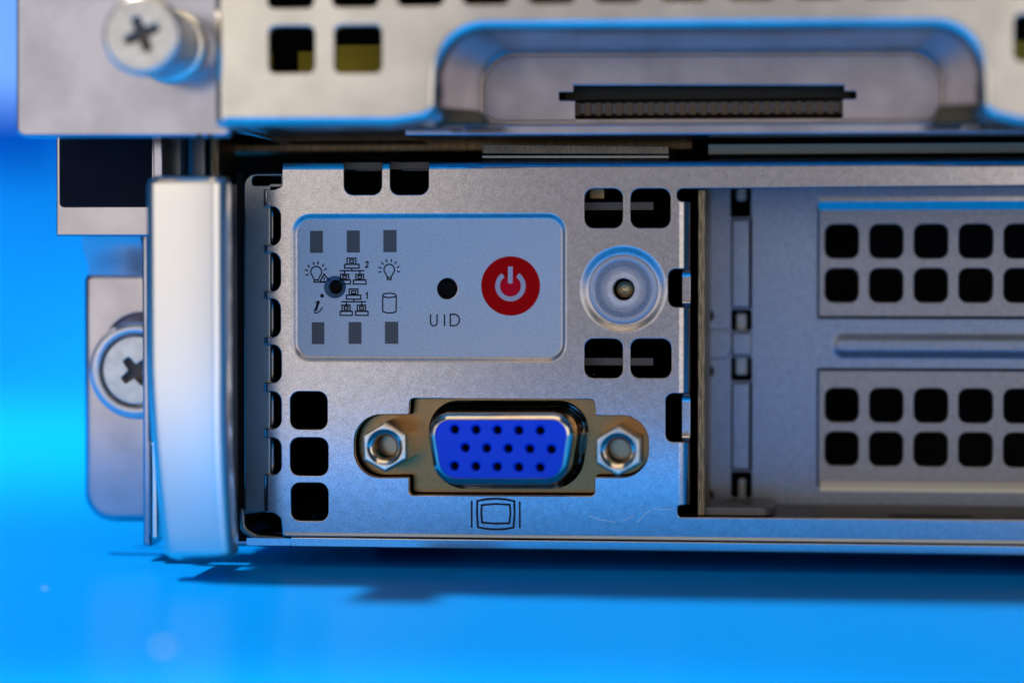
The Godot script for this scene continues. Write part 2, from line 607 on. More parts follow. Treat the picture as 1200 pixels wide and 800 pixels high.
func make_lower_server() -> void:
	var s := thing("rack_server")
	tag(s, "flat grey server standing on the blue table, with white label and blue video socket", "server")

	# the front panel: one bent sheet with all its openings
	var hr := 1.0
	var xr := 96.0
	var top := Y_TOP + R_BEND * PI / 2 + 16.0
	var outer := rpoly([
		Vector3(X_LEFT - 4.0, 5.921, 0), Vector3(-26.3, 5.925, 0.3), Vector3(-25.447, 5.279, 0.3), Vector3(-25.262, 3.318, 0.2),
		Vector3(xr, 3.883, 0), Vector3(xr, top, 0), Vector3(-25.306, top, 0), Vector3(-25.265, 41.619, 0.4), Vector3(-26.212, 41.251, 0.3), Vector3(X_LEFT - 4.0, 41.253, 0)])
	var cs := [[dense(outer, 0.25), 0.14, 0.14]]
	for r in [Rect2(-18.38, 40.659, 4.129, 5.364), Rect2(-13.314, 40.641, 4.205, 5.353)]:
		r.size.y += 3.0
		cs.append([dense(rrect(r, hr), 0.25), 0.12, 0.12])
	for r in [Rect2(7.849, 36.995, 4.135, 4.212), Rect2(12.809, 36.985, 4.301, 4.204), Rect2(7.861, 20.847, 4.141, 4.225), Rect2(12.829, 20.87, 4.399, 4.216), Rect2(-24.376, 15.109, 4.065, 4.1), Rect2(-24.388, 10.074, 4.161, 4.104), Rect2(-24.305, 5.127, 4.069, 4.107)]:
		cs.append([rrect(r, hr), 0.12, 0.12])
	for r in [Rect2(-28.495, 35.21, 3.031, 4.185), Rect2(-28.509, 30.184, 3.032, 4.189), Rect2(-28.523, 25.153, 3.034, 4.193), Rect2(-28.536, 20.211, 3.13, 4.103), Rect2(-28.55, 15.17, 3.131, 4.014), Rect2(-28.563, 10.125, 3.133, 4.018)]:
		cs.append([dense(rrect(r, hr), 0.25), 0.12, 0.12])
	for r in [Rect2(16.849, 28.481, 3.743, 4.113), Rect2(16.597, 14.015, 4.023, 5.223)]:
		cs.append([dense(rrect(r, 0.85), 0.2), 0.1, 0.1])
	# the bay opening, with the tab that bends back on its left
	var bay := rpoly([Vector3(92.0, 41.578, 0.5), Vector3(17.745, 41.178, 0.7), Vector3(17.748, 39.809, 0.6),
		Vector3(X_TAB + 6.2, Y_TAB1, 0), Vector3(X_TAB + 6.2, Y_TAB0, 0), Vector3(17.894, 7.218, 0.4), Vector3(17.896, 5.933, 0.5), Vector3(92.0, 6.055, 0.5)])
	cs.append([dense(bay, 0.2), 0.1, 0.1])
	# recesses for the label and the threaded standoff, cut-out for the video socket
	cs.append([dense(rrect(Rect2(-24.204, 22.473, 30.123, 16.131), 2.1, 10), 1.0), 0.02, 0.02])
	cs.append([circle(Vector2(12.039, 30.396), 4.7, 72), 0.02, 0.02])
	cs.append([video_cutout(), 0.12, 0.12])
	var ys := []
	for k in 9:
		ys.append(Y_TOP + R_BEND * PI / 2 * k / 8.0)
	var xs := []
	for k in 9:
		xs.append(X_LEFT - R_SIDE * PI / 2 * k / 8.0)
		xs.append(X_TAB + R_TAB * PI / 2 * k / 8.0)
	for k in 0:
		xs.append(X_LEFT - R_SIDE * PI / 2 * k / 4.0)
		xs.append(X_TAB + R_TAB * PI / 2 * k / 4.0)
	var m := mb()
	plate(m, cs, 0.0, 0.9, {"bent": true, "ys": ys, "xs": xs})
	var panel := build("front_panel", m, "panel_steel", s)
	m = mb()   # the floor of the label recess and of the standoff recess
	plate(m, [[rrect(Rect2(-24.818, 21.963, 31.383, 17.193), 1.0), 0.05, 0.05], [circle(Vector2(-7.136, 30.473), 1.15, 32), 0.05, 0.05], [circle(Vector2(-19.624, 30.558), 1.25, 32), 0.4, 0.3]], -0.29, 0.39)
	soft_step(m, rrect(Rect2(-24.204, 22.473, 30.123, 16.131), 2.1, 10), 0.03, -0.001, -0.62, -0.27)
	build("label_recess", m, "panel_matte", panel)
	m = mb()
	plate(m, [[circle(Vector2(12.039, 30.396), 4.4, 48), 0.05, 0.05], [circle(Vector2(12.039, 30.396), 1.2, 32), 0.05, 0.05]], -0.42, 0.19)
	soft_step(m, circle(Vector2(12.039, 30.396), 4.7, 72), 0.03, -0.001, -0.95, -0.32, 12)
	build("standoff_recess", m, "panel_matte", panel)
	m = mb()   # bottom lip of the panel, turned outwards a little
	var lip_y := 3.461
	plate(m, [[rpoly([Vector3(-25.116, lip_y, 0), Vector3(xr, lip_y, 0), Vector3(xr, lip_y + 0.4, 0), Vector3(-25.116, lip_y + 0.4, 0)]), 0.3, 0.42]], 0.3, 0.9)
	build("panel_lip", m, "lip_steel", panel)
	make_panel_marks(panel)

	m = mb()   # the tray under the panel
	plate(m, [[rpoly([Vector3(-24.454, 2.265, 0.3), Vector3(xr, 2.265, 0), Vector3(xr, 3.305, 0), Vector3(-24.454, 3.305, 0.2)]), 0.12, 0.12]], 0.12, 1.0)
	bar(m, Vector3(-29.479, 2.265, -110), Vector3(xr, 2.265 + 0.8, -0.9))
	build("bottom_tray", m, "tray_steel", s)
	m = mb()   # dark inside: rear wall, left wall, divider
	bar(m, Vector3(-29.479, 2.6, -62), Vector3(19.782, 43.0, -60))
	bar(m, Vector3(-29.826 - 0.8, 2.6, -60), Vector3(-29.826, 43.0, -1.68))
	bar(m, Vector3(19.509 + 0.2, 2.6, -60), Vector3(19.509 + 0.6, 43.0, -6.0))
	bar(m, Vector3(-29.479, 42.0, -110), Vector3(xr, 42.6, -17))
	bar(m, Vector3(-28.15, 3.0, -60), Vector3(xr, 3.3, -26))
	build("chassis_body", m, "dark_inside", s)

	# edges of sheets seen through the square holes
	m = mb()
	bar(m, Vector3(6.588, 39.041, -25), Vector3(14.964, 39.88, -5))
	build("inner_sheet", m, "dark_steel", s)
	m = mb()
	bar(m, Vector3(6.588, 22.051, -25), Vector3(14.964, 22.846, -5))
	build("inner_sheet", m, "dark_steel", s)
	m = mb()
	plate(m, [[rrect(Rect2(7.638, 40.253, 1.797, 1.791), 0.3), 0.2, 0.2]], -8.0, 6.0)
	build("inner_stud", m, "brass", s)
	m = mb()
	bar(m, Vector3(-19.059, 43.6 - 0.1, -17), Vector3(-9.137, 44.251, -2.4))
	build("inner_ledge", m, "contact_rust", s)

	make_side_strip(s)
	make_label(s)
	make_standoff(s)
	make_video_socket(s)
	make_bay(s)
	make_lower_ear(s)
	for x in [-15.0, 60.0]:
		m = mb()
		rings(m, circle(Vector2(0, 0), 5.0, 24), [Vector2(0, 0), Vector2(0, 1.9)])
		for i in m.v.size():
			var p: Vector3 = m.v[i]
			m.v[i] = Vector3(p.x + x, p.z, -30.0 - p.y)
			p = m.n[i]
			m.n[i] = Vector3(p.x, p.z, -p.y)
		build("rubber_foot", m, "rubber", s)

func video_cutout() -> PackedVector2Array:
	return rpoly([Vector3(-11.189, 18.525, 0.5), Vector3(8.97, 18.544, 0.5), Vector3(9.064, 16.796, 0.2), Vector3(14.764, 16.832, 3.2), Vector3(14.773, 10.22, 3.2), Vector3(8.977, 10.168, 0.2), Vector3(8.979, 8.141, 0.5), Vector3(-11.294, 8.035, 0.5), Vector3(-11.292, 9.986, 0.2), Vector3(-17.307, 9.839, 3.2), Vector3(-17.296, 16.725, 3.2), Vector3(-11.285, 16.762, 0.2)], 10)

func make_panel_marks(panel: Node3D) -> void:
	var z := 0.012
	var m := mb()   # the monitor symbol under the video socket
	var w := 0.2
	stroke(m, [Vector2(-4.398, 7.5), Vector2(-4.399, 4.557)], w, z)
	stroke(m, [Vector2(0.848, 7.46), Vector2(0.859, 4.593)], w, z)
	stroke(m, [Vector2(-3.792, 7.46), Vector2(-2.791, 7.678), Vector2(-1.743, 7.735), Vector2(-0.697, 7.676), Vector2(0.255, 7.477), Vector2(0.279, 6.067), Vector2(0.163, 4.631), Vector2(-0.697, 4.46), Vector2(-1.744, 4.402), Vector2(-2.791, 4.459), Vector2(-3.7, 4.611), Vector2(-3.816, 6.023)], w * 1.15, z, true)
	stroke(m, [Vector2(-3.303, 7.025), Vector2(-1.743, 7.179), Vector2(-0.232, 7.102), Vector2(-0.163, 6.108), Vector2(-0.302, 5.089), Vector2(-1.744, 5.027), Vector2(-3.257, 5.126), Vector2(-3.35, 6.075)], w * 1.1, z, true)
	build("monitor_symbol", m, "print_black", panel)
	# fine scratches
	for q in [[Vector2(15.236, 6.823), Vector2(16.337, 6.78), Vector2(17.437, 6.791)], [Vector2(8.335, 6.014), Vector2(9.627, 5.567), Vector2(11.286, 5.309)], [Vector2(11.838, 5.407), Vector2(13.217, 6.066)], [Vector2(13.585, 5.334), Vector2(14.228, 6.077), Vector2(15.053, 6.73)], [Vector2(-17.852, 21.648), Vector2(-17.194, 21.28)]]:
		m = mb()
		stroke(m, q, 0.04, z)
		build("scratch", m, "scratch_pale", panel)
	m = mb()   # specks
	for k in 22:
		var c := Vector2(rng.randf_range(-24.832, 16.584), rng.randf_range(19.694, 22) if k % 2 else rng.randf_range(3.982, 7.22))
		disc(m, c, rng.randf_range(0.015, 0.04), z, 6)
	tag(build("speck", m, "scratch_pale", panel), "", "", "", "stuff")

func make_side_strip(s: Node3D) -> void:
	# the folded strip left of the panel, with a slot at its top, and the channel at its foot
	var z := -0.75
	var m := mb()
	plate(m, [[rpoly([Vector3(-29.794, 5.63, 0.1), Vector3(-26.695, 5.945, 0.1), Vector3(-26.605, 41.557, 0.1), Vector3(-25.135, 41.551, 0), Vector3(-25.132, 43.134, 0), Vector3(-29.689, 43.154, 1.4)], 8), 0.3, 0.3],
		[rpoly([Vector3(-28.739, 42.73, 0.9), Vector3(-25.322, 42.715, 0.1), Vector3(-25.324, 41.738, 0.1), Vector3(-28.742, 41.751, 0.3)]), 0.15, 0.15]], z, 0.9)
	build("side_strip", m, "strip_steel", s)
	m = mb()
	slab(m, Rect2(-31.914, 2.934, 1.254, 39.223), -4.0, 5.0, 0.2, 0.3)
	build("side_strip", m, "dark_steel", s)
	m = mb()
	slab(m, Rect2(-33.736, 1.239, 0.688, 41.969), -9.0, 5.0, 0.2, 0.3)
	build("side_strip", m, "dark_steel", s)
	m = mb()   # the foot: a bent channel
	var z2 := -1.2
	plate(m, [[rpoly([Vector3(-30.37, 6.335, 0), Vector3(-29.796, 6.341, 0), Vector3(-29.706, 4.178, 1), Vector3(-28.466, 3.44, 0.6), Vector3(-25.033, 3.198, 0), Vector3(-25.034, 2.54, 0), Vector3(-28.85, 2.777, 1.4), Vector3(-30.377, 3.794, 1.2)], 6), 0.25, 0.25]], z2, 8.0)
	build("strip_foot", m, "strip_steel", s)
	m = mb()
	slab(m, Rect2(-32.746, 1.821, 7.526, 1.71), -4.0, 20.0, 0.3, 0.3)
	build("strip_foot", m, "ear_steel", s)

func make_label(s: Node3D) -> void:
	var zf := -0.22
	var m := mb()
	plate(m, [[dense(rrect(Rect2(-23.586, 23.067, 28.884, 14.941), 1.45, 10), 1.0), 0.05, 0.05],
		[circle(Vector2(-7.018, 30.436), 1.2, 40), 0.06, 0.06], [circle(Vector2(-19.452, 30.627), 1.22, 32), 0.04, 0.04]], zf, 0.075)
	var label := build("label", m, "label_sheet", s)
	tag(label, "white printed label with indicator windows and red power button")
	m = mb()
	soft_step(m, circle(Vector2(-19.452, 30.627), 1.22, 40), 0.02, zf - 0.01, -0.42, zf - 0.35, 8)
	soft_step(m, circle(Vector2(-19.392, 30.647), 0.82, 40), 0.02, zf - 0.35, 0.0, zf - 1.4, 2)
	build("hole_collar", m, "collar_blue", label)
	var z := zf + 0.012
	for r in [Rect2(-22.209, 34.339, 1.444, 2.408), Rect2(-18.142, 34.375, 1.459, 2.404), Rect2(-14.109, 34.41, 1.474, 2.42), Rect2(-22.029, 24.399, 1.405, 2.393), Rect2(-17.959, 24.432, 1.44, 2.389), Rect2(-13.943, 24.464, 1.475, 2.405)]:
		m = mb()
		slab(m, r, z, 0.02, 0.04, 0.01, 2)
		build("indicator_window", m, "window_grey", label)
	var w := 0.146
	# lamp with a warning triangle
	m = mb()
	lamp_lines(m, Vector2(-21.514, 32.266), Vector2(-20.912, 32.266).x - Vector2(-21.514, 32.266).x, w, z)
	for r in [[Vector2(-21.833, 33.352), Vector2(-21.753, 33.016)], [Vector2(-21.291, 33.431), Vector2(-21.332, 33.056)], [Vector2(-20.67, 33.115), Vector2(-20.851, 32.838)], [Vector2(-20.35, 32.641), Vector2(-20.631, 32.483)], [Vector2(-22.456, 33.017), Vector2(-22.235, 32.76)], [Vector2(-22.758, 32.503), Vector2(-22.397, 32.385)], [Vector2(-22.699, 31.91), Vector2(-22.357, 32.009)]]:
		stroke(m, r, w, z)
	stroke(m, [Vector2(-21.115, 31.199), Vector2(-20.652, 32.029), Vector2(-20.112, 31.377)], w * 1.1, z)
	stroke(m, [Vector2(-21.175, 31.16), Vector2(-20.453, 31.2)], w * 1.4, z)
	stroke(m, [Vector2(-20.653, 31.693), Vector2(-20.613, 31.377)], w, z)
	build("lamp_symbol", m, "print_black", label)
	m = mb()
	lamp_lines(m, Vector2(-13.455, 32.521), Vector2(-12.877, 32.521).x - Vector2(-13.455, 32.521).x, w, z)
	for r in [[Vector2(-14.651, 32.797), Vector2(-14.312, 32.659)], [Vector2(-14.331, 33.348), Vector2(-14.112, 33.072)], [Vector2(-13.812, 33.663), Vector2(-13.713, 33.308)], [Vector2(-13.195, 33.662), Vector2(-13.255, 33.308)], [Vector2(-12.657, 33.426), Vector2(-12.837, 33.131)], [Vector2(-12.319, 32.875), Vector2(-12.618, 32.718)], [Vector2(-12.28, 32.265), Vector2(-12.619, 32.363)], [Vector2(-14.652, 32.206), Vector2(-14.313, 32.324)]]:
		stroke(m, r, w, z)
	build("lamp_symbol", m, "print_black", label)
	# the two network trees
	m = mb()
	for r in [Rect2(-18.106, 33.113, 0.98, 0.651), Rect2(-17.806, 33.291, 0.42, 0.296), Rect2(-18.367, 32.68, 1.58, 0.414), Rect2(-18.83, 31.397, 0.901, 0.612), Rect2(-18.569, 31.555, 0.38, 0.296), Rect2(-18.911, 30.963, 1.181, 0.414), Rect2(-17.129, 31.398, 0.859, 0.611), Rect2(-16.889, 31.556, 0.38, 0.296), Rect2(-17.41, 30.944, 1.399, 0.434)]:
		stroke(m, box_pts(r), w, z, true)
	for l in [[Vector2(-17.587, 32.68), Vector2(-17.588, 32.403)], [Vector2(-18.948, 32.404), Vector2(-16.149, 32.403)], [Vector2(-18.388, 32.404), Vector2(-18.389, 32.009)], [Vector2(-16.688, 32.403), Vector2(-16.689, 32.009)]]:
		stroke(m, l, w, z)
	build("network_symbol", m, "print_black", label)
	m = mb()
	for r in [Rect2(-17.872, 29.78, 0.96, 0.631), Rect2(-17.612, 29.918, 0.46, 0.296), Rect2(-18.173, 29.307, 1.58, 0.434), Rect2(-18.675, 28.023, 0.901, 0.632), Rect2(-18.415, 28.201, 0.4, 0.296), Rect2(-18.877, 27.549, 1.341, 0.434), Rect2(-16.975, 28.026, 0.899, 0.631), Rect2(-16.715, 28.203, 0.4, 0.296), Rect2(-17.176, 27.552, 1.379, 0.434)]:
		stroke(m, box_pts(r), w, z, true)
	for l in [[Vector2(-17.373, 29.307), Vector2(-17.373, 29.031)], [Vector2(-18.754, 29.029), Vector2(-15.994, 29.032)], [Vector2(-18.194, 29.03), Vector2(-18.194, 28.655)], [Vector2(-16.494, 29.032), Vector2(-16.494, 28.657)]]:
		stroke(m, l, w, z)
	build("network_symbol", m, "print_black", label)
	m = mb()
	stroke(m, [Vector2(-16.048, 33.211), Vector2(-15.988, 33.369), Vector2(-15.828, 33.388), Vector2(-15.768, 33.25), Vector2(-15.828, 33.093), Vector2(-16.048, 32.778), Vector2(-15.729, 32.778)], w, z)
	build("digit", m, "print_black", label)
	m = mb()
	stroke(m, [Vector2(-16.033, 29.821), Vector2(-15.893, 29.999), Vector2(-15.894, 29.348)], w * 1.1, z)
	build("digit", m, "print_black", label)
	m = mb()   # the slanted letter i
	stroke(m, [Vector2(-21.641, 28.887), Vector2(-21.44, 29.045), Vector2(-21.219, 29.085)], 0.1, z)
	stroke(m, [Vector2(-21.239, 29.105), Vector2(-21.421, 28.571), Vector2(-21.603, 28.037)], 0.3, z)
	stroke(m, [Vector2(-21.763, 28.116), Vector2(-21.664, 27.8), Vector2(-21.423, 27.8), Vector2(-21.081, 28.058), Vector2(-20.799, 28.434)], 0.13, z)
	disc(m, Vector2(-20.877, 29.678), 0.22, z, 16)
	build("information_symbol", m, "print_black", label)
	m = mb()   # storage drum
	var c := Vector2(-13.439, 29.725)
	var rr := Vector2(Vector2(-12.701, 29.725).x - c.x, Vector2(-13.439, 29.961).y - c.y)
	stroke(m, arc(c, rr, 0, 345, 24), w, z, true)
	var c2 := Vector2(-13.441, 28.05)
	stroke(m, [c + Vector2(-rr.x, 0)] + arc(c2, rr, 180, 360, 12) + [c + Vector2(rr.x, 0)], w, z)
	build("drum_symbol", m, "print_black", label)
	# lettering UID
	m = mb()
	var lw := 0.16
	stroke(m, [Vector2(-8.926, 27.682), Vector2(-8.927, 26.816)] + arc(Vector2(-8.569, 26.777), Vector2(Vector2(-8.212, 26.778).x - Vector2(-8.569, 26.777).x, Vector2(-8.569, 27.131).y - Vector2(-8.569, 26.777).y), 180, 360, 10) + [Vector2(-8.212, 26.817), Vector2(-8.211, 27.683)], lw, z)
	stroke(m, [Vector2(-7.397, 27.684), Vector2(-7.398, 26.406)], lw, z)
	stroke(m, [Vector2(-6.762, 27.685), Vector2(-6.346, 27.686), Vector2(-6.068, 27.628), Vector2(-5.85, 27.432), Vector2(-5.751, 27.078), Vector2(-5.851, 26.705), Vector2(-6.069, 26.508), Vector2(-6.347, 26.448), Vector2(-6.763, 26.447)], lw, z, true)
	build("lettering", m, "print_black", label)
	# the power button
	m = mb()
	disc(m, Vector2(-0.175, 30.754), Vector2(3.036, 30.756).x - Vector2(-0.175, 30.754).x, z, 72)
	var b := build("power_button", m, "power_red", label)
	m = mb()
	disc(m, Vector2(-0.214, 30.695), 1.02, z + 0.01, 40)
	build("button_centre", m, "power_red_inner", label)
	m = mb()
	stroke(m, arc(Vector2(-0.195, 30.754), Vector2.ONE * (Vector2(1.205, 30.755).x - Vector2(-0.195, 30.754).x), 124, 416, 40), Vector2(0.318, 30.754).x - Vector2(-0.195, 30.754).x, z + 0.02)
	stroke(m, [Vector2(-0.195, 32.85), Vector2(-0.214, 31.028)], Vector2(0.318, 30.754).x - Vector2(-0.195, 30.754).x, z + 0.024)
	build("power_symbol", m, "symbol_pale", label)
	m = mb()   # dark behind the two holes in the label
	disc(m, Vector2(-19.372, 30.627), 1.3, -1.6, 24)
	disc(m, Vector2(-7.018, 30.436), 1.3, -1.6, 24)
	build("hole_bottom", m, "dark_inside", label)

func lamp_lines(m: Dictionary, c: Vector2, r: float, w: float, z: float) -> void:
	var neck := r * 0.36
	stroke(m, [c + Vector2(-neck, -r * 1.85), c + Vector2(-neck, -r * 1.4)] + arc(c, Vector2.ONE * r, 225, -45, 20) + [c + Vector2(neck, -r * 1.4), c + Vector2(neck, -r * 1.85)], w, z, true)
	stroke(m, [c + Vector2(-neck, -r * 1.45), c + Vector2(neck, -r * 1.45)], w, z)

func make_standoff(s: Node3D) -> void:
	var c := Vector2(12.011, 30.394)
	var m := mb()
	var prof := [Vector2(3.74, -0.44), Vector2(3.74, -0.38), Vector2(3.66, -0.3), Vector2(3.12, -0.28), Vector2(3.04, -0.34)]
	for k in 8:   # turned ridges round the bore
		var r := 2.96 - k * 0.2
		var dip := 0.34 + 0.05 * k * k / 16.0
		prof.append(Vector2(r, -dip - 0.06 - (k % 2) * 0.03))
		prof.append(Vector2(r - 0.1, -dip + 0.02 + (k % 3) * 0.015))
	prof.append_array([Vector2(1.32, -0.56), Vector2(1.18, -0.75), Vector2(1.18, -4.0)])
	for k in prof.size():
		prof[k] -= Vector2(1.0, 0)
	rings(m, circle(c, 1.0, 72), prof)
	var so := build("standoff", m, "washer_metal", s)
	m = mb()   # the row of small teeth
	for k in 34:
		var a := TAU * k / 34.0
		var d := Vector2(cos(a), sin(a))
		var t := Vector2(-d.y, d.x)
		var h := rng.randf_range(0.06, 0.16)
		var q := [c + d * 2.5 - t * 0.12, c + d * 3.0 - t * 0.2, c + d * 3.0 + t * 0.2, c + d * 2.5 + t * 0.12]
		var top := c + d * 2.78
		for i in 4:
			var a3 := Vector3(q[i].x, q[i].y, -0.42)
			var b3 := Vector3(q[(i + 1) % 4].x, q[(i + 1) % 4].y, -0.42)
			var c3 := Vector3(top.x, top.y, -0.33 + h)
			var nn := (b3 - a3).cross(c3 - a3).normalized()
			nn = nn if nn.z > 0 else -nn
			tri(m, a3, b3, c3, nn, nn, nn)
	build("tooth_ring", m, "washer_metal", so)
	m = mb()
	rings(m, circle(c + Vector2(0.05, 0), 0.1, 28), [Vector2(0.85, -4.2), Vector2(0.85, -2.6), Vector2(0.7, -2.3), Vector2(0.2, -2.2), Vector2(0.12, -2.45), Vector2(-0.1, -2.5)])
	build("screw_tip", m, "brass", so)

func make_video_socket(s: Node3D) -> void:
	var zb := -2.8
	var m := mb()
	plate(m, [[video_cutout(), 0.1, 0.1]], zb, 0.6)
	var socket := build("video_socket", m, "bronze_steel", s)
	tag(socket, "fifteen hole video socket with blue face and bright metal rim")
	var zt := 4.6
	var d := rpoly([Vector3(-8.914, 17.21, 2.3), Vector3(7.486, 17.311, 2.3), Vector3(6.265, 9.644, 2.6), Vector3(-7.679, 9.514, 2.6)], 12)
	m = mb()
	rings(m, d, [Vector2(1.0, zb), Vector2(0.95, zb + 0.14), Vector2(0.5, zb + 0.3), Vector2(0.2, zb + 0.6), Vector2(0.02, zb + 1.2), Vector2(0.0, zt - 0.8), Vector2(-0.03, zt - 0.6), Vector2(-0.11, zt - 0.47), Vector2(-0.36, zt - 0.29), Vector2(-0.6, zt - 0.15), Vector2(-0.69, zt - 0.13), Vector2(-0.75, zt - 0.2), Vector2(-0.77, zt - 0.5), Vector2(-0.77, zt - 2.0)])
	build("metal_shell", m, "shell_nickel", socket)
	m = mb()
	var inner := PackedVector2Array()
	var e := edge_normals(clean(d, true))
	var dc := clean(d, true)
	for i in dc.size():
		inner.append(dc[i] - e[2][i] * 0.76)
	var cs := [[inner, 0.06, 0.06]]
	var zi := zt - 0.3
	var pins := []
	for k in 5:
		pins.append(Vector2(-5.695, 15.455).lerp(Vector2(3.502, 15.4), k / 4.0))
		pins.append(Vector2(-4.548, 13.503).lerp(Vector2(4.688, 13.411), k / 4.0))
		pins.append(Vector2(-5.716, 11.542).lerp(Vector2(3.503, 11.457), k / 4.0))
	for p in pins:
		cs.append([circle(p, 0.42, 20), 0.3, 0.22])
	plate(m, cs, zi, 3.0)
	var ins := build("blue_insert", m, "connector_blue", socket)
	m = mb()
	for p in pins:
		disc(m, p, 0.5, zi - 1.3, 12)
	build("pin_hole_bottom", m, "pin_black", socket)
	m = mb()   # faint moulded numbers on the blue face
	var z := zi + 0.02
	stroke(m, [Vector2(-6.018, 13.565), Vector2(-6.018, 12.835)], 0.06, z)
	stroke(m, box_pts(Rect2(-5.788, 12.838, 0.368, 0.638)), 0.06, z, true)
	stroke(m, [Vector2(-6.938, 12.554), Vector2(-6.938, 11.915)], 0.06, z)
	stroke(m, [Vector2(-6.57, 12.557), Vector2(-6.708, 12.282), Vector2(-6.478, 12.01)], 0.05, z)
	stroke(m, [Vector2(5.597, 14.652), Vector2(5.37, 14.287), Vector2(5.507, 14.016), Vector2(5.689, 14.199), Vector2(5.416, 14.288)], 0.06, z)
	stroke(m, [Vector2(4.324, 12.009), Vector2(4.324, 11.282)], 0.06, z)
	stroke(m, [Vector2(4.779, 12.013), Vector2(4.779, 11.286)], 0.06, z)
	stroke(m, [Vector2(-6.845, 13.285), Vector2(-6.294, 13.472)], 0.05, z)
	build("moulded_number", m, "faint_blue", socket)
	hex_nut(socket, Vector2(-13.27, 13.503), zb, 4.2, 0.02)
	hex_nut(socket, Vector2(11.81, 13.287), zb, 4.2, 0.0)

func hex_nut(parent: Node3D, c: Vector2, zb: float, zt: float, turn: float) -> void:
	var pts := []
	for k in 6:
		var p := c + Vector2(2.72, 0).rotated(PI / 6 + PI / 3 * k + turn)
		pts.append(Vector3(p.x, p.y, 0.16))
	var m := mb()
	plate(m, [[rpoly(pts, 3), 0.3, 0.34], [circle(c, 1.9, 48), 0.08, 0.06]], zt, zt - zb, {"open_back": true})
	var nut := build("hex_nut", m, "nickel", parent)
	m = mb()
	rings(m, circle(c, 1.0, 48), [Vector2(0.91, zt - 0.05), Vector2(0.86, zt - 0.08), Vector2(0.7, zt - 0.26), Vector2(0.46, zt - 0.36)])
	build("bore_chamfer", m, "shell_nickel", nut)
	m = mb()
	var prof := [Vector2(0.46, zt - 0.36)]
	for k in 9:
		var z := zt - 0.5 - k * 0.42
		prof.append(Vector2(0.22, z - 0.1))
		prof.append(Vector2(0.36, z - 0.31))
	rings(m, circle(c, 1.0, 48), prof)
	build("threaded_bore", m, "bore_bronze", nut)
	m = mb()
	disc(m, c, 1.4, zt - 3.6, 24)
	build("bore_bottom", m, "bore_bronze", nut)

